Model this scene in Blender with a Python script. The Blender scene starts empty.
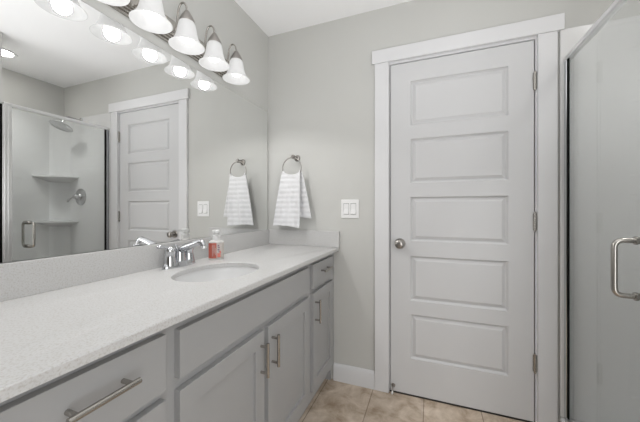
import bpy, bmesh, math, random
from mathutils import Vector, Matrix
from math import pi, sin, cos, sqrt, atan2

random.seed(7)
SC = bpy.context.scene
COL = SC.collection

# ------------------------------------------------------------------ camera
CAM_Z = 1.1432
cam = bpy.data.cameras.new('camera')
cam.sensor_width = 36.0
cam.lens = 284.945 / 640 * 36.0
cam.shift_y = (209.238 - 211.0) / 640
cam.clip_start = 0.02
cam_o = bpy.data.objects.new('camera', cam)
COL.objects.link(cam_o)
cam_o.location = (0, 0, CAM_Z)
cam_o.rotation_euler = (pi / 2, 0, 0.369)
SC.camera = cam_o

# ------------------------------------------------------------------ world, exposure
world = bpy.data.worlds.new('world')
SC.world = world
world.use_nodes = True
world.node_tree.nodes['Background'].inputs[0].default_value = (1, 1, 1, 1)
world.node_tree.nodes['Background'].inputs[1].default_value = 0.3
SC.view_settings.view_transform = 'Standard'
SC.view_settings.look = 'None'
SC.view_settings.exposure = 0.30
SC.view_settings.gamma = 1.0
SC.view_settings.use_curve_mapping = False
SC.cycles.max_bounces = 16
SC.cycles.diffuse_bounces = 8
SC.cycles.glossy_bounces = 8
SC.cycles.transmission_bounces = 12
SC.cycles.transparent_max_bounces = 24
SC.cycles.use_denoising = True
SC.cycles.sample_clamp_indirect = 6.0
LAMP_W = 2.9          # each vanity lamp
CAN_W = 22.0
CAN_STRENGTH = 30.0    # recessed diffusers
def area_light(name, loc, rot, sx, sy, watts, col=(1, 1, 1), spread=pi):
    l = bpy.data.lights.new(name, 'AREA'); l.shape = 'RECTANGLE'; l.size = sx; l.size_y = sy; l.energy = watts; l.color = col; l.spread = spread
    o = bpy.data.objects.new(name, l); COL.objects.link(o); o.location = loc; o.rotation_euler = rot
    return o
# added unseen fill light that brightens the ceiling, not a source in the room
area_light('added_ceiling_fill', (0.05, 0.10, 0.95), (pi, 0, 0), 1.5, 1.3, 16.0, (0.97, 0.985, 1.0), math.radians(150))
# added unseen fill light behind and right of the camera, no window there
area_light('added_rear_fill', (0.95, -0.55, 1.05), (pi / 2, 0, 0.60), 1.0, 1.8, 17.0, (0.97, 0.985, 1.0))

# ------------------------------------------------------------------ dimensions
WX = -1.1123     # vanity wall
RX = 1.37        # far wall of the shower
BY = 1.8214      # wall with the door
FY = -4.00       # wall behind the camera
CZ = 2.4143      # ceiling
DX0, DX1 = -0.2319, 0.5151
DZ0, DZ1 = 0.012, 2.042
CTZ = 0.8904     # counter top
CFX = -0.5646    # counter front edge
VY0 = 0.07       # left end of the vanity

# ------------------------------------------------------------------ materials
def srgb(r, g, b):
    f = lambda c: (c / 255 / 12.92) if c / 255 <= 0.04045 else ((c / 255 + 0.055) / 1.055) ** 2.4
    return (f(r), f(g), f(b), 1.0)

def mat(name, col, rough=0.5, metal=0.0, spec=0.5, **kw):
    m = bpy.data.materials.new(name)
    m.use_nodes = True
    b = m.node_tree.nodes['Principled BSDF']
    b.inputs['Base Color'].default_value = col
    b.inputs['Roughness'].default_value = rough
    b.inputs['Metallic'].default_value = metal
    b.inputs['Specular IOR Level'].default_value = spec
    for k, v in kw.items():
        b.inputs[k.replace('_', ' ')].default_value = v
    return m

def nd(m, t, **kw):
    n = m.node_tree.nodes.new(t)
    for k, v in kw.items():
        setattr(n, k, v)
    return n

def lk(m, a, b):
    m.node_tree.links.new(a, b)

def bump_noise(m, scale, strength, dist=0.001, detail=3.0):
    tc = nd(m, 'ShaderNodeTexCoord')
    n = nd(m, 'ShaderNodeTexNoise')
    n.inputs['Scale'].default_value = scale
    n.inputs['Detail'].default_value = detail
    bp = nd(m, 'ShaderNodeBump')
    bp.inputs['Strength'].default_value = strength
    bp.inputs['Distance'].default_value = dist
    lk(m, tc.outputs['Object'], n.inputs['Vector'])
    lk(m, n.outputs['Fac'], bp.inputs['Height'])
    lk(m, bp.outputs['Normal'], m.node_tree.nodes['Principled BSDF'].inputs['Normal'])
    return m

M = {}
M['wall'] = bump_noise(mat('wall_paint', (0.55, 0.549, 0.528, 1), 0.75, spec=0.25), 220, 0.12)
M['ceiling'] = bump_noise(mat('ceiling_paint', (0.88, 0.88, 0.885, 1), 0.85, spec=0.2), 160, 0.15)
M['trim'] = mat('white_trim_paint', (0.69, 0.69, 0.70, 1), 0.38, spec=0.4)
M['door'] = bump_noise(mat('white_door_paint', (0.60, 0.60, 0.606, 1), 0.38, spec=0.4), 90, 0.05)
M['cabinet'] = mat('grey_cabinet_paint', (0.335, 0.335, 0.336, 1), 0.42, spec=0.4)
M['nickel'] = mat('brushed_nickel', (0.44, 0.42, 0.39, 1), 0.26, 1.0)
M['dark_nickel'] = mat('satin_nickel', (0.36, 0.34, 0.32, 1), 0.30, 1.0)
M['chrome'] = mat('chrome', (0.60, 0.61, 0.63, 1), 0.07, 1.0)
M['satin'] = mat('satin_chrome', (0.85, 0.85, 0.85, 1), 0.32, 1.0)
M['shower_chrome'] = mat('shower_chrome', (0.62, 0.62, 0.62, 1), 0.25, 1.0)
M['porcelain'] = mat('white_porcelain', (0.72, 0.72, 0.72, 1), 0.3, spec=0.3)
M['acrylic'] = mat('white_acrylic', (0.68, 0.68, 0.68, 1), 0.22, spec=0.5)
M['plastic'] = mat('white_plastic', (0.80, 0.80, 0.80, 1), 0.30)
M['rubber'] = mat('white_rubber', (0.75, 0.74, 0.72, 1), 0.6)
M['dark'] = mat('matte_dark', (0.006, 0.006, 0.006, 1), 0.7, spec=0.1)
M['mirror_edge'] = mat('mirror_edge', (0.20, 0.21, 0.205, 1), 0.3)
M['mirror'] = mat('mirror_silver', (0.90, 0.905, 0.90, 1), 0.0, 1.0)
M['gap_shade'] = mat('painted_gap_shade', (0.05, 0.045, 0.04, 1), 0.6)  # dark tone stands in for the shade under the door

# quartz with small speckles
m = M['quartz'] = mat('white_quartz', (0.8, 0.8, 0.79, 1), 0.38, spec=0.35)
tc = nd(m, 'ShaderNodeTexCoord')
n1 = nd(m, 'ShaderNodeTexNoise'); n1.inputs['Scale'].default_value = 230; n1.inputs['Detail'].default_value = 2.0
n2 = nd(m, 'ShaderNodeTexVoronoi'); n2.inputs['Scale'].default_value = 190
r1 = nd(m, 'ShaderNodeValToRGB')
r1.color_ramp.elements[0].position = 0.30; r1.color_ramp.elements[0].color = (0.46, 0.445, 0.425, 1)
r1.color_ramp.elements[1].position = 0.52; r1.color_ramp.elements[1].color = (0.555, 0.553, 0.55, 1)
r2 = nd(m, 'ShaderNodeValToRGB')
r2.color_ramp.elements[0].position = 0.06; r2.color_ramp.elements[0].color = (0.88, 0.87, 0.85, 1)
r2.color_ramp.elements[1].position = 0.20; r2.color_ramp.elements[1].color = (1, 1, 1, 1)
mx = nd(m, 'ShaderNodeMixRGB', blend_type='MULTIPLY'); mx.inputs[0].default_value = 1.0
lk(m, tc.outputs['Object'], n1.inputs['Vector']); lk(m, tc.outputs['Object'], n2.inputs['Vector'])
lk(m, n1.outputs['Fac'], r1.inputs['Fac']); lk(m, n2.outputs['Distance'], r2.inputs['Fac'])
lk(m, r1.outputs['Color'], mx.inputs[1]); lk(m, r2.outputs['Color'], mx.inputs[2])
lk(m, mx.outputs['Color'], m.node_tree.nodes['Principled BSDF'].inputs['Base Color'])

# beige stone tile
m = M['tile'] = mat('beige_stone_tile', (0.4, 0.33, 0.26, 1), 0.42, spec=0.4)
tc = nd(m, 'ShaderNodeTexCoord')
mp = nd(m, 'ShaderNodeMapping'); mp.inputs['Location'].default_value = (0.641, 0.55, 0)
br = nd(m, 'ShaderNodeTexBrick'); br.offset = 0.0; br.squash = 1.0
br.inputs['Scale'].default_value = 1.0
br.inputs['Brick Width'].default_value = 0.303
br.inputs['Row Height'].default_value = 0.606
br.inputs['Mortar Size'].default_value = 0.0028
br.inputs['Mortar Smooth'].default_value = 0.2
br.inputs['Color1'].default_value = (0.92, 0.92, 0.92, 1)
br.inputs['Color2'].default_value = (1.08, 1.07, 1.05, 1)
br.inputs['Mortar'].default_value = (0.50, 0.46, 0.42, 1)
na = nd(m, 'ShaderNodeTexNoise'); na.inputs['Scale'].default_value = 9; na.inputs['Detail'].default_value = 8; na.inputs['Roughness'].default_value = 0.65; na.inputs['Distortion'].default_value = 0.5
rp = nd(m, 'ShaderNodeValToRGB')
e = rp.color_ramp.elements
e[0].position = 0.32; e[0].color = (0.35, 0.26, 0.18, 1)
e[1].position = 0.68; e[1].color = (0.72, 0.62, 0.52, 1)
k = e.new(0.5); k.color = (0.55, 0.45, 0.355, 1)
mx = nd(m, 'ShaderNodeMixRGB', blend_type='MULTIPLY'); mx.inputs[0].default_value = 1.0
lk(m, tc.outputs['Object'], mp.inputs['Vector']); lk(m, mp.outputs['Vector'], br.inputs['Vector'])
lk(m, tc.outputs['Object'], na.inputs['Vector']); lk(m, na.outputs['Fac'], rp.inputs['Fac'])
lk(m, rp.outputs['Color'], mx.inputs[1]); lk(m, br.outputs['Color'], mx.inputs[2])
lk(m, mx.outputs['Color'], m.node_tree.nodes['Principled BSDF'].inputs['Base Color'])
bp = nd(m, 'ShaderNodeBump'); bp.inputs['Strength'].default_value = 0.4; bp.inputs['Distance'].default_value = 0.002; bp.invert = True
lk(m, br.outputs['Fac'], bp.inputs['Height'])
lk(m, bp.outputs['Normal'], m.node_tree.nodes['Principled BSDF'].inputs['Normal'])

# clear shower glass: reflection by viewing angle over a clear pane
def glass(name, tint):
    m = bpy.data.materials.new(name); m.use_nodes = True
    nt = m.node_tree
    nt.nodes.remove(nt.nodes['Principled BSDF'])
    out = nt.nodes['Material Output']
    tr = nd(m, 'ShaderNodeBsdfTransparent'); tr.inputs[0].default_value = tint
    gl = nd(m, 'ShaderNodeBsdfGlossy'); gl.inputs['Roughness'].default_value = 0.0
    lw = nd(m, 'ShaderNodeLayerWeight'); lw.inputs['Blend'].default_value = 0.5
    pw = nd(m, 'ShaderNodeMath', operation='POWER'); pw.inputs[1].default_value = 5.0
    ma = nd(m, 'ShaderNodeMath', operation='MULTIPLY_ADD'); ma.inputs[1].default_value = 0.96; ma.inputs[2].default_value = 0.04
    mi = nd(m, 'ShaderNodeMixShader')
    lk(m, lw.outputs['Facing'], pw.inputs[0]); lk(m, pw.outputs[0], ma.inputs[0]); lk(m, ma.outputs[0], mi.inputs[0])
    lk(m, tr.outputs[0], mi.inputs[1]); lk(m, gl.outputs[0], mi.inputs[2]); lk(m, mi.outputs[0], out.inputs[0])
    return m
M['glass'] = glass('clear_shower_glass', (0.975, 0.985, 0.98, 1))

def emit(name, col, strength, base=(0.8, 0.8, 0.8, 1)):
    m = mat(name, base, 0.4)
    b = m.node_tree.nodes['Principled BSDF']
    b.inputs['Emission Color'].default_value = col
    b.inputs['Emission Strength'].default_value = strength
    return m
M['bulb'] = emit('lit_bulb', (1, 0.99, 0.98, 1), 1.1)
M['shade'] = emit('lit_frosted_glass', (1, 0.995, 0.985, 1), 0.30, (0.42, 0.42, 0.42, 1))
nt = M['shade'].node_tree
tr = nd(M['shade'], 'ShaderNodeBsdfTransparent'); tr.inputs[0].default_value = (0.97, 0.97, 0.97, 1)
mi = nd(M['shade'], 'ShaderNodeMixShader'); mi.inputs[0].default_value = 0.16
lk(M['shade'], nt.nodes['Principled BSDF'].outputs[0], mi.inputs[1]); lk(M['shade'], tr.outputs[0], mi.inputs[2])
lk(M['shade'], mi.outputs[0], nt.nodes['Material Output'].inputs[0])
M['can'] = emit('lit_diffuser', (1, 0.98, 0.95, 1), CAN_STRENGTH)

# ribbed white towel
m = M['towel'] = mat('white_ribbed_terry', (0.70, 0.70, 0.71, 1), 0.9, spec=0.1)
tc = nd(m, 'ShaderNodeTexCoord')
wv = nd(m, 'ShaderNodeTexWave', wave_type='BANDS', bands_direction='Z'); wv.inputs['Scale'].default_value = 9.24; wv.inputs['Distortion'].default_value = 0.6
nz = nd(m, 'ShaderNodeTexNoise'); nz.inputs['Scale'].default_value = 500
ad = nd(m, 'ShaderNodeMath', operation='MULTIPLY_ADD'); ad.inputs[1].default_value = 0.3
bp = nd(m, 'ShaderNodeBump'); bp.inputs['Strength'].default_value = 0.3; bp.inputs['Distance'].default_value = 0.001
lk(m, tc.outputs['Object'], wv.inputs['Vector']); lk(m, tc.outputs['Object'], nz.inputs['Vector'])
lk(m, nz.outputs['Fac'], ad.inputs[0]); lk(m, wv.outputs['Fac'], ad.inputs[2]); lk(m, ad.outputs[0], bp.inputs['Height'])
lk(m, bp.outputs['Normal'], m.node_tree.nodes['Principled BSDF'].inputs['Normal'])

M['bottle'] = mat('clear_bottle_plastic', (0.86, 0.84, 0.82, 1), 0.12, Transmission_Weight=0.35)
M['coral'] = mat('coral_label', srgb(222, 128, 112), 0.35)
M['label_white'] = mat('cream_label', (0.80, 0.76, 0.72, 1), 0.35)
M['label_blue'] = mat('violet_label_ink', srgb(150, 125, 150), 0.4)
M['label_dark'] = mat('dark_coral_label_ink', srgb(222, 130, 118), 0.4)
M['pump'] = mat('translucent_white_plastic', (0.84, 0.84, 0.83, 1), 0.25, Transmission_Weight=0.25)

# ------------------------------------------------------------------ mesh helpers
def obj(name, bm, material, parent=None, smooth=35, bevel=0.0, segs=2):
    """one bmesh -> one linked mesh object"""
    bmesh.ops.recalc_face_normals(bm, faces=bm.faces)
    me = bpy.data.meshes.new(name)
    bm.to_mesh(me); bm.free()
    mats = material if isinstance(material, (list, tuple)) else [material]
    for x in mats:
        me.materials.append(M[x] if isinstance(x, str) else x)
    if smooth:
        for p in me.polygons:
            p.use_smooth = True
        me.set_sharp_from_angle(angle=math.radians(smooth))
    o = bpy.data.objects.new(name, me)
    COL.objects.link(o)
    if parent is not None:
        o.parent = parent
    if bevel:
        md = o.modifiers.new('bevel', 'BEVEL')
        md.width = bevel; md.segments = segs; md.limit_method = 'ANGLE'; md.angle_limit = math.radians(40)
        md.harden_normals = False
    return o

def tag(o, label, cat, group=None):
    o['label'] = label; o['category'] = cat
    if group:
        o['group'] = group
    return o

def thing(name, label, cat, loc=(0, 0, 0), rz=0.0, group=None):
    o = bpy.data.objects.new(name, None)
    o.empty_display_size = 0.05
    COL.objects.link(o)
    o.location = loc; o.rotation_euler = (0, 0, rz)
    if label:
        tag(o, label, cat, group)
    return o

def struct(o):
    o['kind'] = 'structure'
    return o

def box(bm, x0, x1, y0, y1, z0, z1, mi=0):
    vs = [bm.verts.new((x, y, z)) for x in (x0, x1) for y in (y0, y1) for z in (z0, z1)]
    for f in ((0, 1, 3, 2), (4, 6, 7, 5), (0, 4, 5, 1), (2, 3, 7, 6), (0, 2, 6, 4), (1, 5, 7, 3)):
        bm.faces.new([vs[i] for i in f]).material_index = mi
    return vs

def bx(*a):
    bm = bmesh.new(); box(bm, *a); return bm

def tube(bm, pts, r, n=16, cap=True, radii=None):
    pts = [Vector(p) for p in pts]
    rings = []
    up = None
    for i, p in enumerate(pts):
        if i == 0: t = pts[1] - p
        elif i == len(pts) - 1: t = p - pts[i - 1]
        else: t = (pts[i + 1] - p).normalized() + (p - pts[i - 1]).normalized()
        t.normalize()
        if up is None:
            up = Vector((0, 0, 1)) if abs(t.z) < 0.9 else Vector((1, 0, 0))
        a = up - t * up.dot(t)
        if a.length < 1e-6: a = t.orthogonal()
        a.normalize(); b = t.cross(a); up = a
        rr = radii[i] if radii else r
        rings.append([bm.verts.new(p + (a * cos(2 * pi * k / n) + b * sin(2 * pi * k / n)) * rr) for k in range(n)])
    for r0, r1 in zip(rings, rings[1:]):
        for k in range(n):
            bm.faces.new((r0[k], r0[(k + 1) % n], r1[(k + 1) % n], r1[k]))
    if cap:
        bm.faces.new(rings[0][::-1]); bm.faces.new(rings[-1])

def lathe(bm, prof, mtx=None, n=32, sx=1.0, sy=1.0, close=False):
    """prof: (radius, height) pairs round local Z"""
    mtx = mtx or Matrix.Identity(4)
    rings = []
    for r, z in prof:
        if r < 1e-6:
            rings.append([bm.verts.new(mtx @ Vector((0, 0, z)))])
        else:
            rings.append([bm.verts.new(mtx @ Vector((r * sx * cos(2 * pi * k / n), r * sy * sin(2 * pi * k / n), z))) for k in range(n)])
    if close: rings.append(rings[0])
    for a, b in zip(rings, rings[1:]):
        for k in range(n):
            k2 = (k + 1) % n
            if len(a) == 1 and len(b) == 1: continue
            if len(a) == 1: bm.faces.new((a[0], b[k], b[k2]))
            elif len(b) == 1: bm.faces.new((a[k], a[k2], b[0]))
            else: bm.faces.new((a[k], a[k2], b[k2], b[k]))

def axis_mtx(loc, direction):
    q = Vector((0, 0, 1)).rotation_difference(Vector(direction).normalized())
    return Matrix.Translation(Vector(loc)) @ q.to_matrix().to_4x4()

def arc(c, r, a0, a1, n, plane):
    out = []
    for i in range(n + 1):
        a = a0 + (a1 - a0) * i / n
        u, v = r * cos(a), r * sin(a)
        if plane == 'xz': out.append((c[0] + u, c[1], c[2] + v))
        elif plane == 'xy': out.append((c[0] + u, c[1] + v, c[2]))
        else: out.append((c[0], c[1] + u, c[2] + v))
    return out

def fillet(pts, r, n=6):
    """round the corners of a polyline"""
    P = [Vector(p) for p in pts]
    out = [P[0]]
    for a, b, c in zip(P, P[1:], P[2:]):
        d0 = (a - b).normalized(); d1 = (c - b).normalized()
        p0 = b + d0 * r; p1 = b + d1 * r
        for i in range(n + 1):
            t = i / n
            out.append(p0 * (1 - t) ** 2 + b * 2 * t * (1 - t) + p1 * t ** 2)
    out.append(P[-1])
    return out

def panelled(bm, u0, u1, v0, v1, panels, prof, t, f):
    """slab u0..u1 x v0..v1, thickness t, front at depth 0; panels (a,b,c,d) stacked in v share one u range.
    prof: (inset, depth) steps from the panel edge to its field. f(u,v,w) -> point (w towards the viewer)"""
    V = lambda u, v, w: bm.verts.new(f(u, v, w))
    q = lambda *p: bm.faces.new([V(*x) for x in p])
    a, b = panels[0][0], panels[0][1]
    vs = [v0]
    for p in panels: vs += [p[2], p[3]]
    vs.append(v1)
    us = [u0, a, b, u1]
    for i in range(3):
        for j in range(len(vs) - 1):
            if i == 1 and j % 2 == 1: continue
            q((us[i], vs[j], 0), (us[i + 1], vs[j], 0), (us[i + 1], vs[j + 1], 0), (us[i], vs[j + 1], 0))
    for (a, b, c, d) in panels:
        pr = [(0, 0)] + list(prof)
        for (i0, w0), (i1, w1) in zip(pr, pr[1:]):
            o = [(a + i0, c + i0, w0), (b - i0, c + i0, w0), (b - i0, d - i0, w0), (a + i0, d - i0, w0)]
            n = [(a + i1, c + i1, w1), (b - i1, c + i1, w1), (b - i1, d - i1, w1), (a + i1, d - i1, w1)]
            for k in range(4):
                q(o[k], o[(k + 1) % 4], n[(k + 1) % 4], n[k])
        i1, w1 = pr[-1]
        q((a + i1, c + i1, w1), (b - i1, c + i1, w1), (b - i1, d - i1, w1), (a + i1, d - i1, w1))
    e = [(u0, v0), (u1, v0), (u1, v1), (u0, v1)]
    for k in range(4):
        (p, r), (s, w) = e[k], e[(k + 1) % 4]
        # side strips follow the splits of the front so that the slab is closed
        if p == s:
            seq = vs if w > r else vs[::-1]
            for x, y in zip(seq, seq[1:]): q((p, x, 0), (p, y, 0), (p, y, -t), (p, x, -t))
        else:
            seq = us if s > p else us[::-1]
            for x, y in zip(seq, seq[1:]): q((x, r, 0), (y, r, 0), (y, r, -t), (x, r, -t))
    for i in range(3):
        for j in range(len(vs) - 1):
            q((us[i], vs[j], -t), (us[i + 1], vs[j], -t), (us[i + 1], vs[j + 1], -t), (us[i], vs[j + 1], -t))
    bmesh.ops.remove_doubles(bm, verts=bm.verts, dist=1e-5)

# ------------------------------------------------------------------ room shell
struct(obj('floor', bx(WX - 0.1, RX + 0.1, FY - 0.1, BY + 0.25, -0.08, 0), 'tile'))
struct(obj('ceiling', bx(WX - 0.1, RX + 0.1, FY - 0.1, BY + 0.25, CZ, CZ + 0.1), 'ceiling'))
struct(obj('wall_left', bx(WX - 0.1, WX, FY - 0.1, BY + 0.25, 0, CZ), 'wall'))
struct(obj('wall_right', bx(RX, RX + 0.1, FY - 0.1, BY + 0.25, 0, CZ), 'wall'))
struct(obj('wall_front', bx(WX, RX, FY - 0.1, FY, 0, CZ), 'wall'))
OX0, OX1, OZ = DX0 - 0.023, DX1 + 0.023, DZ1 + 0.023
bm = bmesh.new()
box(bm, WX, OX0, BY, BY + 0.12, 0, CZ)
box(bm, OX1, RX, BY, BY + 0.12, 0, CZ)
box(bm, OX0, OX1, BY, BY + 0.12, OZ, CZ)
box(bm, WX, RX, BY + 0.17, BY + 0.25, 0, CZ)  # added panel behind the shut door, keeps outside light from leaking in
struct(obj('wall_back', bm, 'wall'))
struct(obj('wall_partition', bx(0.655, RX, 0.96, 1.085, 0, CZ), 'wall'))

# door frame, casing, baseboards
bm = bmesh.new()
box(bm, OX0, DX0 - 0.006, BY, BY + 0.12, 0, DZ1 + 0.005)
box(bm, DX1 + 0.005, OX1, BY, BY + 0.12, 0, DZ1 + 0.005)
box(bm, OX0, OX1, BY, BY + 0.12, DZ1 + 0.005, OZ)
box(bm, DX0 - 0.006, DX0 + 0.011, BY + 0.046, BY + 0.12, 0, DZ1 + 0.005)
box(bm, DX1 - 0.011, DX1 + 0.005, BY + 0.046, BY + 0.12, 0, DZ1 + 0.005)
box(bm, DX0 + 0.011, DX1 - 0.011, BY + 0.046, BY + 0.12, DZ1 - 0.010, DZ1 + 0.005)
struct(obj('trim_1', bm, 'trim'))
bm = bmesh.new()
box(bm, -0.3283, -0.2408, BY - 0.017, BY, 0, 2.0600)
box(bm, 0.5274, 0.6112, BY - 0.017, BY, 0, 2.0600)
struct(obj('trim_2', bm, 'trim', bevel=0.002))
struct(obj('trim_3', bx(-0.3442, 0.6384, BY - 0.022, BY, 2.0600, 2.1430), 'trim', bevel=0.002))
bm = bmesh.new()
def baseboard(bm, x0, x1):
    pr = [(0, 0), (0.014, 0), (0.014, 0.092), (0.010, 0.104), (0.005, 0.113), (0, 0.113)]
    a = [bm.verts.new((x0, BY - d, z)) for d, z in pr]; b = [bm.verts.new((x1, BY - d, z)) for d, z in pr]
    for i in range(len(pr)):
        j = (i + 1) % len(pr); bm.faces.new((a[i], a[j], b[j], b[i]))
    bm.faces.new(a); bm.faces.new(b[::-1])
baseboard(bm, -0.6035, -0.3283)
struct(obj('baseboard_back', bm, 'trim'))

struct(obj('door_gap_shade', bx(OX0, OX1, BY + 0.006, BY + 0.17, 0.0, 0.003), 'gap_shade', smooth=0))  # added dark strip, paints the shade in the gap below the door leaf

# ------------------------------------------------------------------ door
door = thing('door_1', None, None, (DX0, BY + 0.003, 0)); struct(door)
PZ = [(1.6561, 1.9259), (1.3034, 1.5725), (0.9493, 1.2179), (0.5849, 0.8584), (0.2309, 0.5013)]
dw = DX1 - DX0
pans = [(0.1198, 0.6305, a, b) for a, b in PZ[::-1]]
bm = bmesh.new()
panelled(bm, 0, dw, DZ0, DZ1, pans, [(0.001, -0.006), (0.008, -0.013), (0.013, -0.013), (0.030, -0.004), (0.033, -0.004)], 0.035, lambda u, v, w: (u, 0.0 - w, v))
obj('door_leaf', bm, 'door', door, smooth=20)
kz, kx = 0.9314, -0.174 - DX0
bm = bmesh.new(); lathe(bm, [(0, 0), (0.032, 0), (0.032, 0.004), (0.029, 0.008), (0.013, 0.010), (0, 0.010)], axis_mtx((kx, 0, kz), (0, -1, 0)))
ro = obj('door_rosette', bm, 'dark_nickel', door)
bm = bmesh.new(); lathe(bm, [(0, 0.006), (0.011, 0.006), (0.010, 0.026), (0.016, 0.032), (0.025, 0.040), (0.027, 0.048), (0.025, 0.056), (0.018, 0.061), (0.008, 0.0625), (0, 0.0625)], axis_mtx((kx, 0, kz), (0, -1, 0)))
obj('door_knob', bm, 'dark_nickel', door)
for hz in (1.823, 1.076, 0.326):
    bm = bmesh.new()
    hx = dw + 0.0025
    tube(bm, [(hx, -0.006, hz - 0.046), (hx, -0.006, hz + 0.046)], 0.0065, 12)
    for dz in (-0.049, 0.049):
        lathe(bm, [(0, -0.003), (0.005, -0.003), (0.0055, 0.0), (0.005, 0.003), (0, 0.003)], Matrix.Translation((hx, -0.006, hz + dz)), 12)
    box(bm, hx - 0.008, hx + 0.009, -0.0035, -0.002, hz - 0.044, hz + 0.044)
    obj('hinge', bm, 'nickel', door)
# rigid door stop near the lower corner
sx, sz = -0.2145 - DX0, 0.047
bm = bmesh.new()
lathe(bm, [(0, 0), (0.013, 0), (0.012, 0.005), (0.005, 0.008), (0.004, 0.012), (0.004, 0.052), (0, 0.052)], axis_mtx((sx, 0, sz), (0, -1, -0.25)), 20)
st = obj('door_stop', bm, 'dark_nickel', door)
bm = bmesh.new()
lathe(bm, [(0, 0.050), (0.0055, 0.050), (0.006, 0.064), (0.0045, 0.068), (0, 0.068)], axis_mtx((sx, 0, sz), (0, -1, -0.25)), 20)
obj('rubber_tip', bm, 'rubber', st)['label'] = 'white rubber tip'

# ------------------------------------------------------------------ vanity cabinet
FX = -0.585      # face of doors and drawers
FF = -0.604      # face frame
van = thing('vanity_cabinet', 'long grey painted vanity cabinet under the white quartz worktop', 'vanity cabinet', (0, 0, 0))
VB = CTZ - 0.020
bm = bmesh.new()
box(bm, FF - 0.02, FF, VY0, BY - 0.002, 0.105, VB)                # face frame
box(bm, WX + 0.003, FF - 0.02, VY0, VY0 + 0.016, 0.0, VB)         # left end
box(bm, WX + 0.003, FF - 0.02, BY - 0.018, BY - 0.002, 0.0, VB)
box(bm, WX + 0.003, WX + 0.012, VY0 + 0.016, BY - 0.018, 0.105, VB)
box(bm, WX + 0.012, FF - 0.02, VY0 + 0.016, BY - 0.018, 0.105, 0.121)
obj('carcass', bm, 'cabinet', van)
obj('toe_kick', bx(-0.678, -0.662, VY0 + 0.016, BY - 0.018, 0.0, 0.105), 'cabinet', van)
fmap = lambda u, v, w: (FX + w, u, v)

def bar_pull(parent, c, vertical):
    """bar pull 130 mm long with two round feet, c on the front face"""
    bm = bmesh.new()
    d = Vector((0, 0, 1)) if vertical else Vector((0, 1, 0))
    cc = Vector(c); o = Vector((0.030, 0, 0))
    tube(bm, [cc + o - d * 0.063, cc + o - d * 0.0625, cc + o + d * 0.0625, cc + o + d * 0.063], 0.006, 14, radii=[0.005, 0.006, 0.006, 0.005])
    for s in (-1, 1):
        tube(bm, [cc + d * 0.048 * s + Vector((0.0002, 0, 0)), cc + d * 0.048 * s + o], 0.005, 12)
    return obj('bar_handle', bm, 'nickel', parent)

def shaker(y0, y1, z0, z1, hy):
    bm = bmesh.new()
    panelled(bm, y0, y1, z0, z1, [(y0 + 0.057, y1 - 0.057, z0 + 0.057, z1 - 0.057)], [(0.0001, -0.010)], 0.019, fmap)
    o = obj('cabinet_door', bm, 'cabinet', van, smooth=0, bevel=0.0008, segs=1)
    bar_pull(o, (FX, hy, 0.588), True)

def drawer(y0, y1, z0, z1):
    o = obj('drawer_front', bx(FX - 0.019, FX, y0, y1, z0, z1), 'cabinet', van, smooth=0, bevel=0.0012)
    bar_pull(o, (FX, (y0 + y1) / 2 + (0.0 if y0 > 1 else 0.014), (z0 + z1) / 2 + 0.014), False)

drawer(1.416, 1.745, 0.712, 0.843)
drawer(0.171, 0.5003, 0.712, 0.846)
obj('false_front', bx(FX - 0.019, FX, 0.5397, 1.3615, 0.717, 0.840), 'cabinet', van, smooth=0, bevel=0.0012)
shaker(0.5397, 0.9303, 0.156, 0.687, 0.906)
shaker(0.9589, 1.3615, 0.156, 0.687, 0.985)
shaker(1.416, 1.745, 0.156, 0.688, 1.442)
shaker(0.171, 0.5003, 0.156, 0.690, 0.197)

# ------------------------------------------------------------------ worktop with an oval opening
SCX, SCY, SA, SB = -0.812, 0.945, 0.150, 0.190
top = thing('worktop', 'speckled white quartz worktop on the long grey vanity, with the oval sink', 'worktop', (0, 0, 0))
def slab_with_oval(x0, x1, y0, y1, z0, z1):
    bm = bmesh.new()
    ang = set(2 * pi * k / 72 for k in range(72))
    for x in (x0, x1):
        for y in (y0, y1): ang.add(atan2(y - SCY, x - SCX) % (2 * pi))
    ang = sorted(ang)
    loops = []
    for z, ins in ((z1, 0.0), (z1, 0.002), (z1 - 0.002, 0.0)):
        pass
    def rect(a, m):
        dx, dy = cos(a), sin(a); ts = []
        if dx > 1e-9: ts.append((x1 - m - SCX) / dx)
        if dx < -1e-9: ts.append((x0 + m - SCX) / dx)
        if dy > 1e-9: ts.append((y1 - m - SCY) / dy)
        if dy < -1e-9: ts.append((y0 + m - SCY) / dy)
        t = min(ts); return SCX + dx * t, SCY + dy * t
    def ell(a, g):
        A, B = SA + g, SB + g
        r = 1 / sqrt((cos(a) / A) ** 2 + (sin(a) / B) ** 2)
        return SCX + r * cos(a), SCY + r * sin(a)
    rows = []
    b = 0.0025
    for fn, arg, z in ((ell, b, z1), (rect, b, z1), (rect, 0, z1 - b), (rect, 0, z0), (ell, 0, z0), (ell, 0, z1 - b)):
        rows.append([bm.verts.new((*fn(a, arg), z)) for a in ang])
    rows.append(rows[0])
    n = len(ang)
    for r0, r1 in zip(rows, rows[1:]):
        for k in range(n):
            bm.faces.new((r0[k], r0[(k + 1) % n], r1[(k + 1) % n], r1[k]))
    return bm
obj('counter_slab', slab_with_oval(WX + 0.001, CFX, VY0 - 0.012, BY - 0.001, VB, CTZ), 'quartz', top, smooth=30)
tag(obj('backsplash', bx(WX + 0.001, WX + 0.021, VY0 - 0.012, BY - 0.022, CTZ, 0.9925), 'quartz', None, smooth=0, bevel=0.0015),
    'long low white quartz upstand under the mirror, behind the worktop', 'backsplash')
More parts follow.
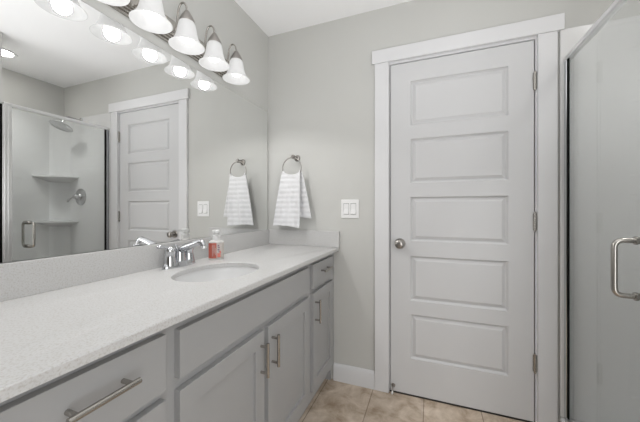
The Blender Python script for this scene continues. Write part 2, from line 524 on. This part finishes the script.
tag(obj('side_splash', bx(WX + 0.001, CFX + 0.002, BY - 0.022, BY - 0.001, CTZ, 0.9965), 'quartz', None, smooth=0, bevel=0.0015),
    'short low white quartz upstand under the hanging towel, at the worktop end', 'backsplash')

sink = thing('sink_basin', 'oval white undermount sink basin sunk in the worktop', 'sink', (SCX, SCY, VB - 0.0005))
bm = bmesh.new()
prof = [(1.12, 0), (1.0, 0), (0.985, -0.012), (0.955, -0.04), (0.88, -0.085), (0.74, -0.12), (0.52, -0.140), (0.25, -0.147), (0.11, -0.149),
        (0.11, -0.158), (0.28, -0.157), (0.56, -0.150), (0.80, -0.128), (0.94, -0.090), (1.01, -0.042), (1.04, -0.010), (1.12, -0.010)]
lathe(bm, prof, None, 64, SA + 0.004, SB + 0.004, close=True)
obj('basin_bowl', bm, 'porcelain', sink, smooth=50)
bm = bmesh.new()
lathe(bm, [(0, -0.1485), (0.017, -0.1485), (0.020, -0.146), (0.0225, -0.1465), (0.0225, -0.153), (0, -0.153)], None, 28)
obj('drain', bm, 'chrome', sink)

# ------------------------------------------------------------------ faucet
fau = thing('sink_faucet', 'chrome two-handle faucet standing behind the oval sink', 'faucet', (-1.045, 0.962, CTZ))
bm = bmesh.new()
lathe(bm, [(0, 0), (1, 0), (1.0, 0.006), (0.95, 0.014), (0.86, 0.024), (0, 0.026)], None, 40, 0.031, 0.088)
obj('deck_plate', bm, 'chrome', fau, smooth=50)
for s in (-1, 1):
    bm = bmesh.new()
    lathe(bm, [(0, 0.012), (0.027, 0.012), (0.025, 0.026), (0.021, 0.044), (0.019, 0.060), (0.0215, 0.066), (0.0215, 0.078), (0.017, 0.089), (0.007, 0.094), (0, 0.094)], Matrix.Translation((0, s * 0.051, 0)), 24)
    hb = obj('handle_body', bm, 'chrome', fau, smooth=50)
    bm = bmesh.new()
    tube(bm, [(0, s * 0.048, 0.084), (0.003, s * 0.066, 0.091), (0.006, s * 0.090, 0.096), (0.008, s * 0.112, 0.097), (0.0082, s * 0.118, 0.0965)], 0.006, 14,
         radii=[0.009, 0.008, 0.0065, 0.008, 0.005])
    obj('lever', bm, 'chrome', hb, smooth=50)
bm = bmesh.new()
lathe(bm, [(0, 0.012), (0.028, 0.012), (0.025, 0.030), (0.022, 0.055), (0.021, 0.074), (0.015, 0.088), (0, 0.092)], None, 24)
tube(bm, [(-0.006, 0, 0.062), (0.012, 0, 0.074), (0.045, 0, 0.087), (0.085, 0, 0.101), (0.118, 0, 0.110), (0.130, 0, 0.108), (0.136, 0, 0.096)], 0.012, 18,
     radii=[0.016, 0.017, 0.0155, 0.014, 0.013, 0.0125, 0.012])
sp = obj('spout', bm, 'chrome', fau, smooth=50)
bm = bmesh.new(); lathe(bm, [(0, 0), (0.0115, 0), (0.0118, -0.012), (0.009, -0.013), (0, -0.013)], axis_mtx((0.1362, 0, 0.096), (-0.2, 0, 1)), 20)
obj('aerator', bm, 'satin', sp)
bm = bmesh.new()
tube(bm, [(-0.022, 0, 0.015), (-0.022, 0, 0.085)], 0.0025, 10)
lathe(bm, [(0, 0), (0.005, 0.001), (0.006, 0.006), (0.004, 0.010), (0, 0.011)], Matrix.Translation((-0.022, 0, 0.084)), 14)
obj('lift_rod', bm, 'chrome', fau)

# ------------------------------------------------------------------ soap bottle
soap = thing('soap_bottle', 'foaming hand soap bottle with coral label and white pump, behind the sink', 'soap bottle', (-1.004, 1.150, CTZ), math.radians(42))
def superell(hx, hy, n=40, p=3.0):
    out = []
    for k in range(n):
        a = 2 * pi * k / n
        c_, s_ = cos(a), sin(a)
        out.append((math.copysign(abs(c_) ** (2 / p), c_) * hx, math.copysign(abs(s_) ** (2 / p), s_) * hy))
    return out
def stack(bm, rows, cap=True):
    rings = [[bm.verts.new((x * s, y * s2, z)) for x, y in sh] for sh, s, s2, z in rows]
    for a, b in zip(rings, rings[1:]):
        for k in range(len(a)):
            bm.faces.new((a[k], a[(k + 1) % len(a)], b[(k + 1) % len(a)], b[k]))
    if cap:
        bm.faces.new(rings[0][::-1]); bm.faces.new(rings[-1])
BSH = superell(0.036, 0.021)
bm = bmesh.new()
stack(bm, [(BSH, .93, .93, 0.0), (BSH, 1, 1, 0.004), (BSH, 1, 1, 0.087), (BSH, .96, .97, 0.092), (BSH, .80, .9, 0.097), (BSH, .62, .88, 0.100), (BSH, .50, .80, 0.101)])
obj('bottle_body', bm, 'bottle', soap, smooth=50)
def wrap(k0, k1, z0, z1, off):
    bm = bmesh.new()
    pts = superell(0.036 + off, 0.021 + off)
    row = [[bm.verts.new((pts[k % 40][0], pts[k % 40][1], z)) for k in range(k0, k1 + 1)] for z in (z0, z1)]
    for i in range(k1 - k0):
        bm.faces.new((row[0][i], row[0][i + 1], row[1][i + 1], row[1][i]))
    bmesh.ops.solidify(bm, geom=bm.faces, thickness=0.0004)
    return bm
# front is local -Y; angles 20..40 run from left to right across it
lab = obj('label', wrap(21, 41, 0.008, 0.086, 0.0006), 'label_white', soap, smooth=50)
bm = wrap(21, 30, 0.010, 0.085, 0.0012); obj('label_panel', bm, 'coral', lab, smooth=50)['label'] = 'coral red label half'
def flat_marks(rects, y=-0.0232):
    bm = bmesh.new()
    for x0, x1, z0, z1 in rects: box(bm, x0, x1, y, y + 0.0008, z0, z1)
    return bm
obj('label_print', flat_marks([(0.006, 0.013, 0.068, 0.075), (0.007, 0.016, 0.060, 0.064), (0.005, 0.014, 0.049, 0.054), (0.009, 0.017, 0.042, 0.046)]), 'label_blue', lab, smooth=0)['label'] = 'violet print on the pale label half'
obj('label_picture', flat_marks([(0.004, 0.019, 0.014, 0.034), (0.014, 0.021, 0.034, 0.047)]), 'label_dark', lab, smooth=0)['label'] = 'coral picture at the label foot'
obj('label_lettering', flat_marks([(-0.018, -0.0165, 0.020, 0.076), (-0.012, -0.0105, 0.034, 0.076), (-0.006, -0.0045, 0.026, 0.060)], -0.0242), 'label_white', lab, smooth=0)['label'] = 'pale lettering on the coral label half'
bm = bmesh.new()
lathe(bm, [(0, 0.100), (0.020, 0.100), (0.0205, 0.121), (0.017, 0.124), (0.012, 0.125), (0.012, 0.131), (0.019, 0.133), (0.019, 0.147), (0.015, 0.150), (0, 0.150)], None, 28)
box(bm, -0.006, 0.006, -0.034, -0.010, 0.136, 0.147)
obj('pump', bm, 'pump', soap, smooth=40)

# ------------------------------------------------------------------ mirror
mir = thing('wall_mirror', 'large frameless mirror on the wall above the vanity', 'mirror', (0, 0, 0))
obj('mirror_backing', bx(WX + 0.0005, WX + 0.0045, VY0 - 0.01, 1.7975, 0.9940, 1.8532), 'mirror_edge', mir, smooth=0)
obj('mirror_glass', bx(WX + 0.0045, WX + 0.006, VY0 - 0.01, 1.7960, 0.9950, 1.8520), 'mirror', mir, smooth=0)

# ------------------------------------------------------------------ five-lamp vanity light
LX, LZ, LP, LY0 = WX + 0.119, 1.857, 0.1705, 0.612
vl = thing('vanity_light', 'brushed nickel wall light with five lit frosted bell shades above the mirror', 'wall light', (WX, 0.9537, 1.955))
bm = bmesh.new()
for h, d in ((0.058, 0.010), (0.046, 0.017), (0.036, 0.023), (0.026, 0.029)):
    box(bm, 0.0005, d, -0.43 - h * 0.5, 0.43 + h * 0.5, -h, h)
obj('back_plate', bm, 'nickel', vl, smooth=0, bevel=0.0015)
for i in range(5):
    y = LY0 + LP * i - 0.953
    lx = LX - WX; lz = LZ - 1.955
    bm = bmesh.new()
    pts = [(0.026, y, -0.010), (0.042, y, -0.016), (0.056, y, -0.004), (0.063, y, 0.036), (0.070, y, 0.076), (0.084, y, 0.097), (0.102, y, 0.096), (0.115, y, 0.078), (lx, y, lz + 0.145)]
    P = []
    for a, b, c, d in zip([pts[0]] + pts[:-2], pts[:-1], pts[1:], pts[2:] + [pts[-1]]):
        a, b, c, d = map(Vector, (a, b, c, d))
        for t in (0, 0.25, 0.5, 0.75):
            P.append(0.5 * ((2 * b) + (c - a) * t + (2 * a - 5 * b + 4 * c - d) * t * t + (3 * b - 3 * c + d - a) * t ** 3))
    P.append(Vector(pts[-1]))
    tube(bm, P, 0.0042, 12)
    arm = obj('lamp_arm', bm, 'nickel', vl, smooth=60)
    bm = bmesh.new()
    lathe(bm, [(0, 0.152), (0.006, 0.156), (0.011, 0.150), (0.023, 0.130), (0.033, 0.110), (0.033, 0.103), (0.030, 0.100), (0, 0.100)], Matrix.Translation((lx, y, lz)), 28)
    obj('shade_cap', bm, 'dark_nickel', arm, smooth=40)
    bm = bmesh.new()
    outer = [(0.026, 0.115), (0.030, 0.108), (0.0345, 0.095), (0.038, 0.078), (0.041, 0.058), (0.046, 0.038), (0.055, 0.018), (0.065, 0.006), (0.0725, 0.000)]
    inner = [(r - 0.003, z - 0.0005) for r, z in outer[::-1]]
    lathe(bm, outer + inner, Matrix.Translation((lx, y, lz)), 40, close=True)
    obj('lamp_shade', bm, 'shade', vl, smooth=60)
    bm = bmesh.new()
    lathe(bm, [(0, 0.012), (0.010, 0.014), (0.020, 0.020), (0.027, 0.030), (0.029, 0.041), (0.027, 0.053), (0.020, 0.064), (0.013, 0.074), (0.012, 0.100), (0, 0.100)], Matrix.Translation((lx, y, lz)), 28)
    obj('bulb', bm, 'bulb', vl, smooth=60)
    ld = bpy.data.lights.new('lamp_light', 'SPOT')
    ld.energy = LAMP_W; ld.spot_size = math.radians(152); ld.spot_blend = 0.25; ld.shadow_soft_size = 0.028; ld.color = (1, 0.99, 0.98)
    lo = bpy.data.objects.new('lamp_light', ld); COL.objects.link(lo); lo.parent = vl
    lo.location = (lx, y, lz + 0.008)

# ------------------------------------------------------------------ towel ring and towel
RC = Vector((-0.884, 1.752, 1.426)); RR = 0.0715
tr = thing('towel_ring', 'polished round towel ring on the wall beside the mirror', 'towel ring', (-0.876, BY, 1.503))
bm = bmesh.new()
mt = axis_mtx((0, 0, 0), (0, -1, 0))
lathe(bm, [(0, 0), (0.022, 0), (0.022, 0.006), (0.017, 0.011), (0.011, 0.014), (0.010, 0.050), (0.014, 0.058), (0.014, 0.072), (0.010, 0.076), (0, 0.076)], mt, 28)
obj('wall_post', bm, 'dark_nickel', tr, smooth=45)
bm = bmesh.new()
c = RC - Vector((-0.876, BY, 1.503))
pts = arc(c, RR, 0, 2 * pi, 64, 'xz')[:-1]
rings = []
n = 10
for i, p in enumerate(pts):
    a = 2 * pi * i / 64
    rad = Vector((cos(a), 0, sin(a)))
    rings.append([bm.verts.new(Vector(p) + (rad * cos(2 * pi * k / n) + Vector((0, 1, 0)) * sin(2 * pi * k / n)) * 0.0034) for k in range(n)])
for i in range(64):
    a, b = rings[i], rings[(i + 1) % 64]
    for k in range(n): bm.faces.new((a[k], a[(k + 1) % n], b[(k + 1) % n], b[k]))
obj('ring', bm, 'dark_nickel', tr, smooth=60)

bm = bmesh.new()
NU, NV = 40, 90
def towel_pt(u, s):
    """u across, s in -1..1: front hem (-1) over the ring (0) to the back hem (1)"""
    xt = RC.x + (u - 0.5) * 0.132
    zt = RC.z - sqrt(max(RR ** 2 - (xt - RC.x) ** 2, 0)) + 0.0075
    zt = zt * 0.6 + 1.394 * 0.4 if abs(u - .5) < .45 else zt
    a = abs(s)
    loop = min(a / 0.05, 1.0)
    d = max(a - 0.05, 0) / 0.95
    ease = d ** 0.8
    if s <= 0:
        xb = -1.026 + u * 0.215
        zb = 1.026 + 0.006 * sin(u * 5.0)
        y = RC.y - 0.009 * sin(loop * pi / 2) - 0.012 * ease
        fold = 0.011 * sin(u * 11.0 + 0.6) * ease + 0.004 * sin(u * 23.0 + d * 2) * ease
        y += fold
    else:
        xb = -0.955 + u * 0.212
        zb = 1.082 + 0.02 * (1 - u)
        y = RC.y + 0.009 * sin(loop * pi / 2) + 0.006 * ease + 0.006 * sin(u * 9.0 + 1.5) * ease
    x = xt + (xb - xt) * ease
    z = zt + (zb - zt) * d + 0.004 * (1 - loop)
    y -= 0.0013 * sin(z * 2 * pi / 0.034)
    return (x, y, z)
grid = []
ss = [-1 + 2 * j / (2 * NV) for j in range(2 * NV + 1)]
for s in ss:
    grid.append([bm.verts.new(towel_pt(i / NU, s)) for i in range(NU + 1)])
for a, b in zip(grid, grid[1:]):
    for i in range(NU): bm.faces.new((a[i], a[i + 1], b[i + 1], b[i]))
tw = obj('hand_towel', bm, 'towel', None, smooth=80)
sd = tw.modifiers.new('solid', 'SOLIDIFY'); sd.thickness = 0.005; sd.offset = 0
tag(tw, 'white ribbed hand towel hanging from the towel ring', 'towel')

# ------------------------------------------------------------------ light switch
sw = thing('light_switch', 'white double rocker light switch on the wall left of the door', 'light switch', (-0.4926, BY, 1.1455))
obj('cover_plate', bx(-0.060, 0.060, -0.006, 0, -0.0615, 0.0615), 'plastic', sw, smooth=0, bevel=0.003)
for x in (-0.024, 0.024):
    bm = bmesh.new()
    pr = [(-0.006, -0.034), (-0.0135, -0.033), (-0.0075, 0.0), (-0.0072, 0.033), (-0.006, 0.034)]
    a = [bm.verts.new((x - 0.0165, y, z)) for y, z in pr]; b = [bm.verts.new((x + 0.0165, y, z)) for y, z in pr]
    for i in range(len(pr)):
        j = (i + 1) % len(pr); bm.faces.new((a[i], a[j], b[j], b[i]))
    bm.faces.new(a); bm.faces.new(b[::-1])
    rk = obj('rocker', bm, 'plastic', sw, smooth=0)
    obj('rocker_gap_shade', bx(x - 0.0185, x + 0.0185, -0.0064, -0.006, -0.0362, 0.0362), 'mirror_edge', rk, smooth=0)['label'] = 'thin grey strip painted as gap shade round the rocker'  # grey strip paints the shade in the gap round each rocker

# ------------------------------------------------------------------ shower
SX0 = 0.622
pan = tag(obj('shower_pan', (lambda b: (box(b, SX0, 0.715, 1.087, BY - 0.001, 0, 0.075), box(b, 0.715, RX - 0.001, 1.087, BY - 0.001, 0, 0.035), b)[-1])(bmesh.new()), 'acrylic', None, smooth=0, bevel=0.012, segs=4),
          'white shower pan with raised kerb under the glass shower door', 'shower pan')
sur = thing('shower_surround', 'glossy white moulded wall surround with corner shelves inside the shower', 'shower surround', (0, 0, 0))
obj('back_panel', bx(SX0, RX - 0.012, BY - 0.014, BY - 0.001, 0.076, 2.067), 'acrylic', sur, smooth=0, bevel=0.006, segs=3)
obj('side_panel', bx(RX - 0.014, RX - 0.001, 1.100, BY - 0.014, 0.076, 2.067), 'acrylic', sur, smooth=0, bevel=0.006, segs=3)
obj('side_panel', bx(0.70, RX - 0.012, 1.086, 1.099, 0.076, 2.067), 'acrylic', sur, smooth=0, bevel=0.006, segs=3)
bm = bmesh.new()
cx, cy = RX - 0.014, BY - 0.014
pr = [(cx, cy)] + [(cx - 0.11 + 0.11 * sin(t * pi / 2 / 8) - 0.0, cy - 0.11 + 0.11 * (1 - (1 - cos(t * pi / 2 / 8))) ) for t in range(9)][::-1]
pr = [(cx, cy), (cx, cy - 0.12), (cx - 0.02, cy - 0.075), (cx - 0.045, cy - 0.045), (cx - 0.075, cy - 0.02), (cx - 0.12, cy)]
a = [bm.verts.new((x, y, 0.076)) for x, y in pr]; b = [bm.verts.new((x, y, 2.05)) for x, y in pr]
for i in range(len(pr)):
    j = (i + 1) % len(pr); bm.faces.new((a[i], a[j], b[j], b[i]))
bm.faces.new(a); bm.faces.new(b[::-1])
obj('corner_column', bm, 'acrylic', sur, smooth=40)
for z in (1.475, 1.030):
    bm = bmesh.new()
    R = 0.255
    prof = [(0.0, 0.0), (0.0, 0.018), (-0.01, 0.026), (-0.10, 0.060)]
    rows = []
    for k in range(13):
        t = k / 12
        # gently bowed front edge
        x = cx - R * (1 - t) ; y = cy - R * t
        bow = 0.045 * 4 * t * (1 - t)
        rows.append((x - bow * 0.7071, y - bow * 0.7071))
    up = [bm.verts.new((x, y, z)) for x, y in rows]
    md = [bm.verts.new((x, y, z - 0.016)) for x, y in rows]
    lo = [bm.verts.new((cx + (x - cx) * 0.45, cy + (y - cy) * 0.45, z - 0.06)) for x, y in rows]
    cu = bm.verts.new((cx, cy, z)); cl = bm.verts.new((cx, cy, z - 0.06))
    for i in range(12):
        bm.faces.new((up[i], up[i + 1], md[i + 1], md[i])); bm.faces.new((md[i], md[i + 1], lo[i + 1], lo[i]))
        bm.faces.new((cu, up[i + 1], up[i])); bm.faces.new((cl, lo[i], lo[i + 1]))
    bm.faces.new((cu, up[0], md[0], lo[0], cl)); bm.faces.new((cu, cl, lo[-1], md[-1], up[-1]))
    obj('corner_shelf', bm, 'acrylic', sur, smooth=30)

GX = 0.650
en = thing('shower_enclosure', 'framed clear glass shower enclosure with chrome rails right of the white door', 'shower enclosure', (0, 0, 0))
obj('header_rail', bx(GX - 0.014, GX + 0.016, 1.087, BY - 0.016, 1.895, 1.916), 'satin', en, smooth=0, bevel=0.003)
bm = bmesh.new()
box(bm, GX - 0.0135, GX + 0.004, BY - 0.040, BY - 0.0145, 0.077, 1.895)
obj('wall_channel', bm, 'chrome', en, smooth=0, bevel=0.003)
obj('channel_seal', bx(GX - 0.0095, GX - 0.0035, BY - 0.053, BY - 0.0403, 0.096, 1.895), 'dark', en, smooth=0)['label'] = 'dark strip beside the jamb'
obj('jamb_strip', bx(GX - 0.016, GX + 0.0045, 1.066, 1.0785, 0.0, 1.895), 'dark', en, smooth=0)['label'] = 'dark strip beside the jamb'  # plain dark strip along the near side of the jamb
obj('sill_rail', bx(GX - 0.014, GX + 0.016, 1.13, BY - 0.040, 0.076, 0.094), 'satin', en, smooth=0, bevel=0.003)
bm = bmesh.new()
box(bm, GX - 0.016, GX + 0.016, 1.0888, 1.108, 0.077, 1.895)
box(bm, GX - 0.016, GX + 0.0045, 1.079, 1.0888, 0.077, 1.895)
box(bm, GX - 0.012, GX + 0.012, 1.108, 1.132, 0.077, 1.895)
obj('strike_jamb', bm, 'satin', en, smooth=0, bevel=0.003)
gd = obj('glass_door', bx(GX - 0.003, GX + 0.003, 1.138, BY - 0.041, 0.100, 1.890), 'glass', en, smooth=0)
HY, HZ0, HZ1 = 1.222, 0.862, 1.042
bm = bmesh.new()
for s in (-1, 1):
    g = GX + s * 0.003; o = GX + s * (0.062 if s > 0 else 0.086)
    tube(bm, fillet([(g + s * 0.0005, HY, HZ0), (o, HY, HZ0), (o, HY, HZ1), (g + s * 0.0005, HY, HZ1)], 0.026), 0.0085, 16)
    for z in (HZ0, HZ1):
        lathe(bm, [(0, 0), (0.0145, 0), (0.0145, 0.004), (0.011, 0.008), (0.011, 0.024), (0.0135, 0.027), (0.0135, 0.033), (0.0085, 0.036), (0, 0.036)], axis_mtx((g, HY, z), (s, 0, 0)), 20)
obj('pull_handle', bm, 'nickel', gd, smooth=45)['label'] = 'polished nickel D-shaped pull handle'
sh = thing('overhead_shower', 'round chrome shower head on a bent arm, seen in the mirror', 'shower head', (1.066, BY - 0.0145, 2.034))
bm = bmesh.new()
lathe(bm, [(0, 0), (0.028, 0), (0.028, 0.004), (0.018, 0.010), (0, 0.010)], axis_mtx((0, 0, 0), (0, -1, 0)), 24)
obj('wall_flange', bm, 'shower_chrome', sh)
bm = bmesh.new()
tube(bm, fillet([(0, -0.005, 0), (0, -0.125, 0.006), (0, -0.155, -0.060)], 0.03), 0.009, 14)
obj('shower_arm', bm, 'shower_chrome', sh)
bm = bmesh.new()
lathe(bm, [(0, 0.030), (0.012, 0.028), (0.016, 0.018), (0.055, 0.008), (0.090, 0.003), (0.092, -0.004), (0.086, -0.008), (0, -0.008)], axis_mtx((0, -0.163, -0.098), (0, 0.42, 1)), 36)
obj('spray_disc', bm, 'shower_chrome', sh, smooth=40)
va = thing('shower_valve', 'round chrome shower valve with a lever, below the shower head', 'shower valve', (1.066, BY - 0.0145, 1.267))
bm = bmesh.new()
lathe(bm, [(0, 0), (0.085, 0), (0.084, 0.005), (0.060, 0.012), (0.030, 0.016), (0.026, 0.022), (0, 0.022)], axis_mtx((0, 0, 0), (0, -1, 0)), 36)
obj('escutcheon', bm, 'shower_chrome', va, smooth=40)
bm = bmesh.new()
lathe(bm, [(0, 0.020), (0.024, 0.020), (0.022, 0.055), (0.015, 0.062), (0, 0.062)], axis_mtx((0, 0, 0), (0, -1, 0)), 24)
tube(bm, [(0, -0.045, 0), (0.03, -0.062, -0.012), (0.062, -0.078, -0.036), (0.066, -0.08, -0.052)], 0.008, 12)
obj('valve_lever', bm, 'shower_chrome', va, smooth=40)

# ------------------------------------------------------------------ recessed ceiling lights
def can(x, y, label, group=None):
    t = thing('recessed_light', label, 'ceiling light', (x, y, CZ))
    bm = bmesh.new(); lathe(bm, [(0.070, -0.0005), (0.092, -0.0005), (0.090, -0.006), (0.074, -0.008), (0.070, -0.004)], None, 40, close=True)
    obj('trim_ring', bm, 'plastic', t, smooth=50)
    bm = bmesh.new(); lathe(bm, [(0, -0.0045), (0.055, -0.0045), (0.070, -0.003), (0.070, -0.001), (0, -0.001)], None, 40)
    obj('diffuser', bm, 'can', t, smooth=50)
    ld = bpy.data.lights.new('recessed_light_beam', 'SPOT')
    ld.energy = CAN_W; ld.spot_size = math.radians(110); ld.spot_blend = 0.8; ld.shadow_soft_size = 0.07; ld.color = (1, 0.99, 0.98)
    lo = bpy.data.objects.new('recessed_light_beam', ld); COL.objects.link(lo); lo.parent = t
    lo.location = (0, 0, -0.015)
can(1.015, 1.215, 'round lit recessed ceiling light above the shower, seen in the mirror')
